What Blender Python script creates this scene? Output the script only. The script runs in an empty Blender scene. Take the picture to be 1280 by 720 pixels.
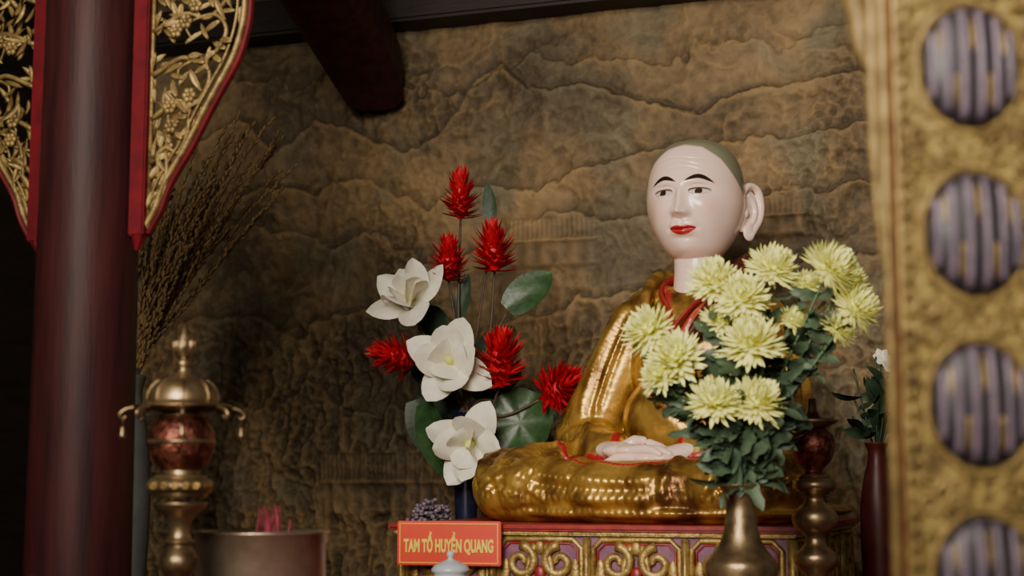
import bpy, bmesh, math, random
import numpy as np
from mathutils import Vector, Matrix, Quaternion
from mathutils.kdtree import KDTree
from mathutils.bvhtree import BVHTree
R = random.Random(7)
pi = math.pi
scene = bpy.context.scene

# ------------------------------------------------------------ materials
def mat(name, c1, c2=None, rough=.5, metal=0., scale=20., bump=0., bscale=None, lo=.35, hi=.65,
        coat=0., attr=None, sss=0., stretch=None, spec=.5):
    m = bpy.data.materials.new(name); m.use_nodes = True
    nt = m.node_tree; N = nt.nodes; L = nt.links
    b = N['Principled BSDF']
    b.inputs['Roughness'].default_value = rough
    b.inputs['Metallic'].default_value = metal
    b.inputs['Specular IOR Level'].default_value = spec
    b.inputs['Coat Weight'].default_value = coat
    b.inputs['Coat Roughness'].default_value = .15
    tc = N.new('ShaderNodeTexCoord'); mp = N.new('ShaderNodeMapping')
    L.new(tc.outputs['Object'], mp.inputs[0])
    if stretch: mp.inputs['Scale'].default_value = stretch
    nz = N.new('ShaderNodeTexNoise'); nz.inputs['Scale'].default_value = scale
    nz.inputs['Detail'].default_value = 6
    L.new(mp.outputs[0], nz.inputs['Vector'])
    cr = N.new('ShaderNodeValToRGB')
    cr.color_ramp.elements[0].position = lo; cr.color_ramp.elements[1].position = hi
    cr.color_ramp.elements[0].color = (*c1, 1); cr.color_ramp.elements[1].color = (*(c2 or [v*.8 for v in c1]), 1)
    L.new(nz.outputs[0], cr.inputs[0])
    out = cr.outputs[0]
    if attr:
        at = N.new('ShaderNodeAttribute'); at.attribute_name = attr
        mx = N.new('ShaderNodeMix'); mx.data_type = 'RGBA'
        L.new(at.outputs['Alpha'], mx.inputs[0]); L.new(out, mx.inputs[6]); L.new(at.outputs['Color'], mx.inputs[7])
        out = mx.outputs[2]
        if metal > 0:
            mm = N.new('ShaderNodeMath'); mm.operation = 'MULTIPLY_ADD'
            mm.inputs[1].default_value = -metal; mm.inputs[2].default_value = metal
            L.new(at.outputs['Alpha'], mm.inputs[0]); L.new(mm.outputs[0], b.inputs['Metallic'])
    L.new(out, b.inputs['Base Color'])
    if sss:
        b.inputs['Subsurface Weight'].default_value = sss
        b.inputs['Subsurface Scale'].default_value = .005
    if bump:
        n2 = N.new('ShaderNodeTexNoise'); n2.inputs['Scale'].default_value = bscale or scale*3
        n2.inputs['Detail'].default_value = 5
        L.new(mp.outputs[0], n2.inputs['Vector'])
        bp = N.new('ShaderNodeBump'); bp.inputs['Strength'].default_value = bump
        bp.inputs['Distance'].default_value = .004
        L.new(n2.outputs[0], bp.inputs['Height']); L.new(bp.outputs[0], b.inputs['Normal'])
    return m

M_gold = mat('aged_gold', (.66,.40,.085), (.15,.066,.020), .36, .66, 12, .35, 70, .40, .66, attr='paint')
M_goldp = mat('gilding', (.55,.33,.08), (.20,.11,.03), .42, .65, 30, .3, 120)
M_goldc = mat('carved_gilding', (.52,.36,.11), (.24,.15,.05), .45, .6, 40, .4, 160)
M_goldd = mat('dull_gilding', (.34,.24,.085), (.16,.105,.04), .5, .5, 40, .4, 160)
M_skin = mat('lacquered_skin', (.90,.66,.55), (.85,.60,.49), .27, 0, 10, .03, 30, coat=.3, attr='paint')
M_brass = mat('old_brass', (.36,.26,.14), (.15,.10,.055), .36, .85, 25, .15, 90)
M_bowl = mat('polished_brass', (.55,.45,.33), (.38,.30,.2), .33, .85, 18, .1, 90)
M_copper = mat('pierced_copper', (.28,.09,.055), (.09,.027,.02), .38, .8, 70, .8, 110, .42,.55)
M_wood = mat('dark_lacquer_wood', (.050,.012,.012), (.024,.007,.008), .5, 0, 8, .15, 40, stretch=(4,4,.4), spec=.2)
M_dwood = mat('smoked_wood', (.022,.014,.011), (.010,.007,.006), .6, 0, 8, .3, 40, stretch=(1,1,6))
M_redb = mat('aged_red_lacquer', (.14,.007,.012), (.085,.006,.010), .5, 0, 20, .1, spec=.2)
M_redt = mat('altar_red', (.33,.02,.02), (.2,.012,.015), .4, 0, 30, .1)
M_purple = mat('purple_lacquer', (.22,.09,.16), (.13,.05,.095), .45, 0, 30, .1)
M_sign = mat('sign_red', (.70,.045,.012), (.64,.035,.01), .45, 0, 10)
M_yel = mat('sign_yellow', (.92,.68,.06), (.85,.6,.05), .5, 0, 30)
M_redf = mat('red_bract', (.62,.010,.024), (.38,.005,.014), .5, 0, 60)
M_white = mat('white_petal', (.84,.80,.68), (.72,.68,.54), .55, 0, 30, sss=.1)
M_leaf = mat('green_leaf', (.035,.085,.025), (.015,.045,.015), .4, 0, 25, .2)
M_leafd = mat('dark_leaf', (.028,.058,.028), (.016,.036,.018), .5, 0, 40, .2)
M_leafc = mat('chrysanthemum_leaf', (.075,.12,.065), (.04,.07,.04), .55, 0, 40, .2)
M_stem = mat('brown_stem', (.09,.055,.03), (.05,.03,.02), .6, 0, 60)
M_gstem = mat('green_stem', (.07,.12,.04), (.04,.08,.03), .5, 0, 60)
M_chr = mat('chrysanthemum_petal', (.93,.91,.34), (.88,.87,.28), .6, 0, 60, sss=.2)
M_chrc = mat('chrysanthemum_heart', (.78,.80,.18), (.7,.74,.15), .6, 0, 60)
M_blue = mat('blue_glaze', (.010,.011,.03), (.015,.018,.05), .25, 0, 40)
M_porc = mat('porcelain', (.5,.53,.55), (.42,.46,.5), .25, 0, 12)
M_celadon = mat('grey_glaze', (.16,.17,.17), (.12,.125,.13), .35, 0, 12)
M_violet = mat('violet_blossom', (.08,.05,.11), (.26,.21,.23), .6, 0, 90)
M_bud = mat('willow_bud', (.34,.22,.085), (.19,.12,.05), .8, 0, 60)
M_incense = mat('incense_stick', (.35,.03,.07), (.25,.02,.05), .6, 0, 60)
M_ash = mat('ash', (.2,.17,.14), (.12,.1,.09), .9, 0, 60, .5)
M_fruit = mat('pomelo_skin', (.10,.16,.04), (.07,.12,.03), .45, 0, 30, .3, 150)
M_navy = mat('dark_inlay', (.012,.010,.018), (.022,.016,.02), .4, 0, 30)
M_inlay = mat('pale_inlay', (.17,.125,.165), (.10,.078,.11), .45, 0, 60, .2)
M_floor = mat('terracotta_floor', (.12,.05,.035), (.08,.035,.025), .5, 0, 12, .2)
M_board = mat('ceiling_board', (.16,.04,.03), (.09,.026,.02), .6, 0, 8, .2, stretch=(1,6,1))
M_rdark = mat('oxblood_glaze', (.08,.014,.012), (.05,.01,.01), .4, 0, 20, spec=.3)

# ------------------------------------------------------------ geometry kit
class MB:
    def __init__(s): s.v=[]; s.f=[]; s.m=[]
    def add(s, g, mi=0, T=None):
        vs, fs = g; o=len(s.v)
        if T is not None: vs=[T @ Vector(p) for p in vs]
        s.v += [tuple(p) for p in vs]; s.f += [tuple(i+o for i in f) for f in fs]; s.m += [mi]*len(fs)
        return s
    def make(s, name, mats, scale=1., parent=None, loc=(0,0,0), rotz=0., smooth=True):
        me = bpy.data.meshes.new(name)
        me.from_pydata([(a*scale,b*scale,c*scale) for a,b,c in s.v], [], s.f)
        for m in (mats if isinstance(mats,(list,tuple)) else [mats]): me.materials.append(m)
        me.polygons.foreach_set('material_index', s.m)
        me.polygons.foreach_set('use_smooth', [smooth]*len(s.f))
        me.update()
        ob = bpy.data.objects.new(name, me); scene.collection.objects.link(ob)
        ob.location = loc; ob.rotation_euler = (0,0,rotz)
        if parent: ob.parent = parent
        return ob
def empty(name, loc, rotz=0.):
    e = bpy.data.objects.new(name, None); e.empty_display_size=.05
    scene.collection.objects.link(e); e.location=loc; e.rotation_euler=(0,0,rotz); return e
def lathe(prof, seg=40):
    v=[];f=[]
    for r,z in prof:
        for i in range(seg):
            a=2*pi*i/seg; v.append((r*math.cos(a), r*math.sin(a), z))
    for j in range(len(prof)-1):
        for i in range(seg):
            k=(i+1)%seg; f.append((j*seg+i, j*seg+k, (j+1)*seg+k, (j+1)*seg+i))
    f.append(tuple(range(seg))[::-1]); f.append(tuple((len(prof)-1)*seg+i for i in range(seg)))
    return v,f
def sprof(prof,n=4):
    return [(max(.001,p.x),p.y) for p in cr([(a,b,0) for a,b in prof],n)]
def cr(pts, n=6):
    P=[Vector(p) for p in pts]; P=[P[0]*2-P[1]]+P+[P[-1]*2-P[-2]]; out=[]
    for i in range(1,len(P)-2):
        for k in range(n):
            t=k/n; a,b,c,d=P[i-1:i+3]
            out.append(.5*((2*b)+(c-a)*t+(2*a-5*b+4*c-d)*t*t+(3*b-a-3*c+d)*t**3))
    out.append(P[-2]); return out
def tube(pts, rad, seg=8, flat=None):
    pts=[Vector(p) for p in pts]; n=len(pts)
    if not isinstance(rad,(list,tuple)): rad=[rad]*n
    elif len(rad)!=n:
        rr=[]
        for i in range(n):
            t=i/(n-1)*(len(rad)-1); k=min(int(t),len(rad)-2); rr.append(rad[k]+(rad[k+1]-rad[k])*(t-k))
        rad=rr
    v=[];f=[]; nrm=None
    for i,p in enumerate(pts):
        t=(pts[min(i+1,n-1)]-pts[max(i-1,0)])
        t = t.normalized() if t.length>1e-9 else Vector((0,0,1))
        if nrm is None:
            nrm = t.cross(Vector((0,1,0)));  nrm = nrm if nrm.length>.1 else t.cross(Vector((1,0,0)))
        nrm=(nrm-t*nrm.dot(t)).normalized(); b=t.cross(nrm)
        for k in range(seg):
            a=2*pi*k/seg; v.append(p+nrm*math.cos(a)*rad[i]+b*math.sin(a)*rad[i]*(flat or 1))
    for i in range(n-1):
        for k in range(seg):
            q=(k+1)%seg; f.append((i*seg+k,i*seg+q,(i+1)*seg+q,(i+1)*seg+k))
    f.append(tuple(range(seg))[::-1]); f.append(tuple((n-1)*seg+k for k in range(seg)))
    return v,f
def ell(c, r, seg=16, rings=10):
    v=[];f=[]
    for j in range(rings+1):
        th=pi*j/rings
        for i in range(seg):
            a=2*pi*i/seg
            v.append((c[0]+r[0]*math.sin(th)*math.cos(a), c[1]+r[1]*math.sin(th)*math.sin(a), c[2]+r[2]*math.cos(th)))
    for j in range(rings):
        for i in range(seg):
            k=(i+1)%seg; f.append((j*seg+i,(j+1)*seg+i,(j+1)*seg+k,j*seg+k))
    return v,f
def box(c, d, bev=0.):
    bm=bmesh.new(); bmesh.ops.create_cube(bm,size=1)
    for v in bm.verts: v.co=Vector((v.co.x*d[0],v.co.y*d[1],v.co.z*d[2]))
    if bev: bmesh.ops.bevel(bm,geom=bm.edges[:],offset=bev,segments=2,affect='EDGES')
    v=[tuple(x.co+Vector(c)) for x in bm.verts]; f=[tuple(q.index for q in x.verts) for x in bm.faces]; bm.free(); return v,f
def petal(L, W, curl=0., cup=0., nu=7, nv=4, base=.3, power=.8, lobes=0, ripple=0., phase=0.):
    """blade growing along +z, opening toward +x (curl in radians)"""
    v=[];f=[];x=z=0.
    for i in range(nu+1):
        t=i/nu; a=curl*t
        if i: x+=math.sin(curl*(t-.5/nu))*L/nu; z+=math.cos(curl*(t-.5/nu))*L/nu
        w=W*.5*max(0,math.sin(pi*(base+(1-base)*t)))**power
        if i==nu: w=W*.02
        if lobes: w*= .55+.45*abs(math.cos(pi*lobes*t))
        for j in range(nv+1):
            s=-1+2*j/nv
            off=-cup*s*s*w+ripple*math.sin(s*5+t*7+phase)*w
            v.append((x+math.cos(a)*off, s*w, z-math.sin(a)*off))
    for i in range(nu):
        for j in range(nv):
            q=i*(nv+1)+j; f.append((q,q+1,q+nv+2,q+nv+1))
    return v,f
def aim(loc, axis, spin=0.):
    q=Vector((0,0,1)).rotation_difference(Vector(axis).normalized())
    return Matrix.Translation(Vector(loc)) @ q.to_matrix().to_4x4() @ Matrix.Rotation(spin,4,'Z')
def ring_T(base, az, tilt):
    return base @ Matrix.Rotation(az,4,'Z') @ Matrix.Rotation(tilt,4,'Y')
def remesh(mb, name, voxel, scale, smooth_it=6):
    ob=mb.make(name+'_tmp',[],scale)
    r=ob.modifiers.new('r','REMESH'); r.mode='VOXEL'; r.voxel_size=voxel; r.use_smooth_shade=True
    s=ob.modifiers.new('s','SMOOTH'); s.factor=.6; s.iterations=smooth_it
    dg=bpy.context.evaluated_depsgraph_get(); me=bpy.data.meshes.new_from_object(ob.evaluated_get(dg))
    bpy.data.objects.remove(ob); me.name=name
    me.polygons.foreach_set('use_smooth',[True]*len(me.polygons)); return me
def blob(mb, p0, r0, p1, r1, sq=(1,1,1)):
    p0=Vector(p0);p1=Vector(p1); n=max(3,int((p1-p0).length/(min(r0,r1)*.25)))
    for i in range(n+1):
        t=i/n; r=r0+(r1-r0)*t; mb.add(ell(p0.lerp(p1,t),(r*sq[0],r*sq[1],r*sq[2]),20,12))
def objof(me,name,parent,mats,loc=(0,0,0),rotz=0.):
    me.materials.clear()
    for m in mats: me.materials.append(m)
    ob=bpy.data.objects.new(name,me); scene.collection.objects.link(ob); ob.parent=parent; ob.location=loc; ob.rotation_euler=(0,0,rotz); return ob
def vget(me):
    a=np.empty(len(me.vertices)*3); me.vertices.foreach_get('co',a); return a.reshape(-1,3)
def vset(me,a): me.vertices.foreach_set('co',a.ravel()); me.update()
def paint(me, col):
    at=me.color_attributes.new('paint','FLOAT_COLOR','POINT'); at.data.foreach_set('color',np.ascontiguousarray(col,dtype=np.float32).ravel())
def sst(a,b,x): t=np.clip((x-a)/(b-a),0,1); return t*t*(3-2*t)
_rng=np.random.default_rng(5); _ang=_rng.random((256,256))*2*pi; _gx=np.cos(_ang); _gy=np.sin(_ang)
def vn(x,y,o=0):
    x=x+o*17.3; y=y+o*9.7; xi=np.floor(x).astype(int); yi=np.floor(y).astype(int); fx=x-xi; fy=y-yi
    def g(i,j):
        a=(xi+i)%256; b=(yi+j)%256; return _gx[a,b]*(fx-i)+_gy[a,b]*(fy-j)
    ux=fx**3*(fx*(fx*6-15)+10); uy=fy**3*(fy*(fy*6-15)+10)
    return ((g(0,0)*(1-ux)+g(1,0)*ux)*(1-uy)+(g(0,1)*(1-ux)+g(1,1)*ux)*uy)*.72+.5
def fbm(x,y,o=0,oc=5,ridge=False):
    s=0;a=.5
    for k in range(oc):
        n=vn(x,y,o+k); n=1-np.abs(2*n-1)*1.3 if ridge else n
        s=s+a*n; a*=.5; x,y=(x*.8-y*.6)*2.03,(x*.6+y*.8)*2.03
    return s

A20=math.radians(20); C2,S2=math.cos(A20),math.sin(A20)
def room(d,n,z=0.): return Vector((C2*d+S2*n, -S2*d+C2*n, z))

# ------------------------------------------------------------ room shell
def wall_relief():
    NU,NV=760,500; W=3.45; H=2.1; Z0=.95
    u=np.linspace(0,W,NU); z=np.linspace(Z0,Z0+H,NV); U,Z=np.meshgrid(u,z)
    def loc(a,b):      # survey measurement -> wall coordinates (metres)
        k=(a-640)/1986; X=k*4.97/(1+.364*k); Y=4.97-.364*X; t=(360-b)/2000
        return (X+1.3)*1.0642, 1.4+Y*(.12+t)/(1-.12*t)
    h=np.zeros_like(U)
    wob=(fbm(U*6,Z*6,3)-.5)*.09
    ridges=[[(150,230),(300,150),(350,190),(400,150),(450,165),(510,190),(560,165),(600,95),(630,80),(665,115),(720,100),(800,130),(880,140),(960,105),(1085,90),(1300,80)],
      [(150,330),(330,230),(400,240),(470,222),(540,262),(580,230),(680,235),(740,205),(800,190),(1000,170),(1120,150),(1300,140)],
      [(150,250),(420,300),(480,290),(560,340),(640,285),(700,265),(760,275),(1000,240),(1200,210)],
      [(150,420),(330,390),(380,420),(430,385),(480,400),(520,470),(600,420),(700,380),(1000,330),(1200,300)],
      [(150,520),(350,500),(400,475),(440,520),(500,500),(560,560),(700,520),(1000,450),(1300,430)],
      [(150,90),(330,95),(520,110),(560,120),(700,60),(820,75),(960,50),(1100,40),(1300,30)]]
    edge=np.zeros_like(U)
    for i,r in enumerate(ridges):
        q=np.array([loc(*p) for p in r]); line=np.interp(u,q[:,0],q[:,1])[None,:]+wob*(.7+.3*i)+(fbm(U*18,Z*8+i,5)-.5)*.04
        b=line-Z; a=[.030,.026,.022,.024,.020,.012][i]
        h+=a*sst(0,.015,b)*np.exp(-np.clip(b,0,9)/.20)
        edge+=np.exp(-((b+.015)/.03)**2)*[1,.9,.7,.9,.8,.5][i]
    wx=(fbm(U*3,Z*3,13)-.5)*.5; wy=(fbm(U*3,Z*3,19)-.5)*.5
    rid=fbm((U+wx)*3.2,(Z+wy)*4.2,11,6,True); h+=.030*(rid-.4)
    st_=np.abs(vn((U+wx*.6)*5+Z*2,(Z+wy*.7-U*.15)*16,77)*2-1); h+=.006*st_
    low=sst(2.15,1.6,Z)
    cliff=fbm((U+wy*.3)*11,(Z+wx*.4)*4.5,23,4,True); h+=.030*low*sst(.3,.9,cliff)
    bump=fbm(U*42,Z*42,31,4); msk=sst(.40,.58,fbm(U*2.2,Z*2.2,41,2)+.20*low)
    h+=.030*msk*(bump-.4)+.005*fbm(U*90,Z*90,55,2)
    def house(a,b,c,d):
        (u0,z1),(u1,z0)=loc(a,b),loc(c,d); m=sst(u0-.02,u0+.01,U)*sst(u1+.02,u1-.01,U)*sst(z0-.02,z0,Z)*sst(z1+.01,z1,Z)
        zz=(Z-z0)/(z1-z0); roof=sst(.5,.55,zz)
        pat=roof*.0020*np.sin((U-u0)*2*pi/.016)+(1-roof)*.0022*np.sin((U-u0)*2*pi/.05)+.009*np.exp(-((zz-.52)/.05)**2)
        return m,pat
    for hs in ((410,570,560,638),(642,280,750,328),(935,255,1010,290)):
        m,p=house(*hs); h=h*(1-m*.6)+m*(.028+p)
    V=np.stack([U,-h,Z],-1).reshape(-1,3)
    idx=np.arange(NU*NV).reshape(NV,NU)
    F=np.stack([idx[:-1,:-1],idx[:-1,1:],idx[1:,1:],idx[1:,:-1]],-1).reshape(-1,4)
    me=bpy.data.meshes.new('wall_back'); me.vertices.add(len(V)); me.vertices.foreach_set('co',V.ravel())
    me.loops.add(F.size); me.loops.foreach_set('vertex_index',F.ravel())
    me.polygons.add(len(F)); me.polygons.foreach_set('loop_start',np.arange(0,F.size,4)); me.polygons.foreach_set('use_smooth',np.ones(len(F),bool))
    me.update(); me.validate()
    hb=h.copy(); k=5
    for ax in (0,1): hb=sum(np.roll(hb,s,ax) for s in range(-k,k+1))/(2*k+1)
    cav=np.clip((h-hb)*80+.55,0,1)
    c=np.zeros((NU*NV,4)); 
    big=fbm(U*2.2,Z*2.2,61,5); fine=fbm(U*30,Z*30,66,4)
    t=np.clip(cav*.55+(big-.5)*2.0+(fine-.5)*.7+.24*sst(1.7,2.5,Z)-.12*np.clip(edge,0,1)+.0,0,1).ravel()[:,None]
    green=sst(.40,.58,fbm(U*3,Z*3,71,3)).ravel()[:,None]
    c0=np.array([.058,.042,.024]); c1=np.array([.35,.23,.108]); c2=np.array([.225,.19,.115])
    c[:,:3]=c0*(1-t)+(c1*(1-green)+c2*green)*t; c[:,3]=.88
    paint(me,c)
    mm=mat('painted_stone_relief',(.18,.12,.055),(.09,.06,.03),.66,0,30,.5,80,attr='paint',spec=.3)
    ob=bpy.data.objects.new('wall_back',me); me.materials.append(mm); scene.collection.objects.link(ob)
    ob.location=(-1.3,5.44,0); ob.rotation_euler=(0,0,-A20)
wall_relief()
def slab(name,d0,d1,n0,n1,z0,z1,m,bev=0.):
    c=room((d0+d1)/2,(n0+n1)/2,(z0+z1)/2)
    return MB().add(box((0,0,0),(d1-d0,n1-n0,z1-z0),bev)).make(name,m,loc=c,rotz=-A20,smooth=False)
WN=4.667; WD=-3.08
slab('wall_back_plinth',WD,WD+3.45,WN+.06,WN+.16,0,3.3,M_dwood)
slab('wall_left',WD-.1,WD,1.0,WN+.1,0,3.3,M_dwood)
slab('floor',-4,2.5,-1.5,WN+.1,-.06,0,M_floor)
slab('ceiling',WD,.9,2.2,WN+.1,3.24,3.3,M_board)
slab('trim_1',WD,.4,WN-.14,WN+.04,2.85,2.97,M_dwood,.01)
slab('trim_2',WD,.4,WN-.3,WN-.2,3.08,3.24,M_board,.01)
e=empty('ceiling_rafters',room(-1.7,4.0,0),-A20)
mb=MB()
for i in range(12): mb.add(box((-1.2+i*.22,0,3.19),(.07,1.3,.1),.006))
mb.make('rafters',M_board,parent=e,smooth=False)
mb=MB()
pth=cr([(-.80,3.3,3.16),(-.70,3.9,3.05),(-.575,4.5,2.88),(-.475,4.9,2.73),(-.445,5.03,2.665)],6)
n=len(pth); vs=[];fs=[]
sec=[(-1,-.6),(-.75,-.9),(-.3,-1),(.3,-1),(.75,-.9),(1,-.6),(1,.6),(.75,.95),(-.75,.95),(-1,.6)]
for i,p in enumerate(pth):
    t=i/(n-1); w=.135*(1-.30*t**2); h=.10*(1-.12*t)
    for a,b in sec: vs.append((p.x+a*w,p.y,p.z+b*h))
for i in range(n-1):
    for k in range(10): q=(k+1)%10; fs.append((i*10+k,i*10+q,(i+1)*10+q,(i+1)*10+k))
fs.append(tuple(range(10))[::-1]); fs.append(tuple((n-1)*10+k for k in range(10)))
mb.add((vs,fs)).make('tie_beam',M_wood,smooth=False)

# ------------------------------------------------------------ altar table
T0=1.05
e=empty('altar_table',room(-.54,3.28,0),-A20)
mb=MB(); mb.add(box((0,0,T0-.025),(2.28,2.5,.05),.008)); mb.add(box((0,0,T0-.12),(2.18,2.4,.14),.005))
for sx in (-1,1):
    for sy in (-1,1): mb.add(box((sx*1.03,sy*1.12,.46),(.1,.1,.92),.01))
mb.make('table_frame',M_redb,parent=e,smooth=False)
mb=MB(); 
for i in range(14): mb.add(tube(cr([(-1.0+i*.154,-1.215,.95),(-.95+i*.154,-1.22,.91),(-.9+i*.154,-1.22,.95),(-.93+i*.154,-1.22,.97)],5),.007,6))
mb.make('carved_apron',M_goldc,parent=e)

# ------------------------------------------------------------ carved altar base (pedestal)
D0,D1,N0,N1=-1.556,-.605,3.445,4.36; BT=1.300
e=empty('carved_statue_pedestal',room((D0+D1)/2,(N0+N1)/2,T0),-A20)
w=D1-D0; dp=N1-N0; hh=BT-T0
mb=MB(); mb.add(box((0,0,hh/2),(w-.04,dp-.04,hh-.01)),0)
mb.add(box((0,0,hh-.007),(w+.01,dp+.01,.014),.005),1); mb.add(box((0,0,hh-.019),(w-.01,dp-.01,.010),.003),2)
mb.add(box((0,0,.02),(w,dp,.04),.006),1); mb.add(box((0,0,.045),(w-.015,dp-.015,.012),.004),2)
mb.make('body',[M_purple,M_redt,M_goldc],parent=e,smooth=False)
def scroll(cx,cz,r,turn,sgn,y):
    pts=[]
    for i in range(26):
        t=i/25; a=turn+sgn*t*4.2*pi*.62; rr=r*(1-t*.82); pts.append((cx+rr*math.cos(a),y,cz+rr*math.sin(a)))
    return pts
mb=MB(); yf=-dp/2+.018; np_=4; pw=(w-.05)/np_
for face in range(3):
    F=Matrix.Identity(4)
    if face==1: F=Matrix.Rotation(pi/2,4,'Z')@Matrix.Translation((0,(dp-w)/2,0))
    if face==2: F=Matrix.Rotation(-pi/2,4,'Z')@Matrix.Translation((0,(dp-w)/2,0))
    for k in range(np_):
        cx=-w/2+.025+pw*(k+.5); a=pw/2-.014; zb,zt=.060,hh-.032; cz=(zb+zt)/2
        mb.add(box((cx-pw/2,yf-.004,cz),(.016,.022,zt-zb+.01),.003),0,F)
        fr=[(cx-a,yf,zb+.03),(cx-a,yf,zt-.02),(cx-a+.02,yf,zt),(cx+a-.02,yf,zt),(cx+a,yf,zt-.02),(cx+a,yf,zb+.03),(cx+a-.02,yf,zb),(cx-a+.02,yf,zb),(cx-a,yf,zb+.03)]
        mb.add(tube(fr,.0072,8),0,F)
        mb.add(tube([(cx+(p[0]-cx)*.90,yf+.001,cz+(p[2]-cz)*.88) for p in fr],.003,6),1,F)
        for s in (-1,1):
            mb.add(tube(scroll(cx+s*.046,zt-.052,.038,pi/2,s,yf-.003),[.0115,.010,.008],8,.8),0,F)
            mb.add(tube(scroll(cx+s*.048,zb+.042,.034,-pi/2,-s,yf-.003),[.0115,.010,.008],8,.8),0,F)
            mb.add(tube(cr([(cx+s*.012,yf,zb+.012),(cx+s*.03,yf-.004,cz),(cx+s*.012,yf,zt-.012)],6),.008,8,.8),0,F)
            mb.add(ell((cx+s*.083,yf,cz),(.012,.006,.036),12,8),0,F)
        mb.add(ell((cx,yf,cz),(.014,.008,.02),12,8),1,F)
        mb.add(ell((cx,yf,zt-.02),(.012,.006,.016),12,8),0,F)
mb.make('carved_scrolls',[M_goldc,M_redt],parent=e)

# ------------------------------------------------------------ name plaque
p=room(-1.395,N0-.03,1.257)
e=empty('name_plaque',p,-math.radians(14))
MB().add(box((0,0,0),(.245,.012,.1),.002)).make('board',M_sign,parent=e,smooth=False)
mb=MB()
for (cx,cz,dx,dz) in ((0,.044,.232,.0015),(0,-.044,.232,.0015),(-.1155,0,.0015,.09),(.1155,0,.0015,.09)): mb.add(box((cx,-.0065,cz),(dx,.002,dz)))
mb.make('border',M_yel,parent=e,smooth=False)
cu=bpy.data.curves.new('lettering','FONT'); cu.body='TAM TỔ HUYỀN QUANG'; cu.size=.034; cu.align_x='CENTER'; cu.align_y='CENTER'; cu.extrude=.0008; cu.offset=.0014
to=bpy.data.objects.new('lettering_tmp',cu); scene.collection.objects.link(to)
bpy.context.view_layer.update(); me=bpy.data.meshes.new_from_object(to.evaluated_get(bpy.context.evaluated_depsgraph_get())); bpy.data.objects.remove(to)
a=vget(me); wx=a[:,0].max()-a[:,0].min(); a[:,0]-=(a[:,0].max()+a[:,0].min())/2; a[:,0]*=.212/wx; a[:,1]-=(a[:,1].max()+a[:,1].min())/2; a[:,1]*=.052/(a[:,1].max()-a[:,1].min())
a=np.stack([a[:,0],-.0075-a[:,2],a[:,1]],-1); vset(me,a)
objof(me,'lettering',e,[M_yel])

# ------------------------------------------------------------ STATUE
S=.002064
st=empty('seated_monk_statue',(.479,4.10,BT),-math.radians(31))
mb=MB()
mb.add(ell((0,10,85),(106,85,85),32,24)); mb.add(ell((0,5,190),(92,66,105),32,24)); mb.add(ell((0,-22,120),(88,72,70),32,24))
blob(mb,(-66,8,258),38,(60,8,258),38,(1,1,.9)); blob(mb,(0,10,276),36,(0,12,296),30)
AX={-1:(86,126,146,184),1:(76,104,112,150)}
for s in (-1,1):
    a0,a1,a2,kx=AX[s]
    blob(mb,(s*a0,4,240),39,(s*a1,-8,150),43); blob(mb,(s*a1,-8,150),43,(s*a2,-18,98),45)
    blob(mb,(s*(a2-4),-26,90),41,(s*58,-128,76),29)
    blob(mb,(s*60,0,52),62,(s*kx,-150,44),46,(1,1,.95))
    blob(mb,(s*kx,-150,42),46,(s*(kx-50),-187,36),40)
    blob(mb,(s*(a2-12),-55,64),30,(s*84,-138,50),26,(1.2,1,1))
    mb.add(ell((s*(kx-178)*.2,-60,14),(kx+28,150,16),40,10)); mb.add(ell((0,-150,12),(kx+12,85,14),40,10))
blob(mb,(136,-178,36),38,(-30,-205,34),36); blob(mb,(-168,-178,36),38,(30,-200,34),36)
mb.add(ell((0,-110,32),(140,98,30),32,16))
me=remesh(mb,'robe',.0042,S,8)
bvh=BVHTree.FromPolygons([v.co[:] for v in me.vertices],[p.vertices[:] for p in me.polygons])
kd_pts=[]
def fold(pts,amp,w,red=0.,mirror=True):
    for m in ((1,-1) if mirror else (1,)):
        q=cr([(p[0]*m,p[1],p[2]) for p in pts],10)
        for i,p in enumerate(q):
            hit=bvh.find_nearest(Vector(p)*S)
            fade=min(1,4*min(i,len(q)-1-i)/len(q)+.15)
            kd_pts.append((hit[0]/S,amp*fade,w,red))
for k in range(6):
    o=k*14; fold([(-62-o*.55,-58+o*.9,268),(-84-o*.62,-64+o*.95,215),(-100-o*.7,-68+o*.9,160),(-106-o*.8,-78+o*.8,112)],(3.4 if k%2 else -3.8),5)
for k in range(3):
    z=112-k*17; fold([(-80,-104,z+4),(-120,-66,z),(-158,-34,z-2),(-178,4,z+10)],(2.6 if k%2 else -3.0),5)
fold([(-118,-60,118),(-95,-110,104),(-62,-140,98)],3.5,6)
for k in range(7):
    fold([(-54+k*4,-70,262-k*10),(-25+k*6,-90,210-k*14),(15+k*7,-95,160-k*10),(74,-75,135-k*8)],3.6 if k%2 else -3.4,6,mirror=False)
fold([(-46,-40,292),(-42,-72,250),(-38,-85,200),(-25,-95,140)],6,7,mirror=False)
fold([(-57,-40,286),(-54,-72,245),(-51,-85,195),(-42,-95,135)],-5,5,mirror=False)
# lap: long folds sweeping round the knees and across the shins
for k in range(7):
    r=1-k*.11; fold([(-70,-60-k*8,100),(-70-98*r,-80-40*r,92),(-70-144*r,-150,62),(-60-113*r,-215,32),(-20,-238+k*4,24+k*3)],(3.4 if k%2 else -3.8),5)
for k in range(4):
    fold([(-170+k*8,-195,20+k*16),(-90,-232,14+k*15),(0,-244,12+k*13),(90,-225,14+k*14)],(3.2 if k%2 else -3.6),5,mirror=False)
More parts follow.
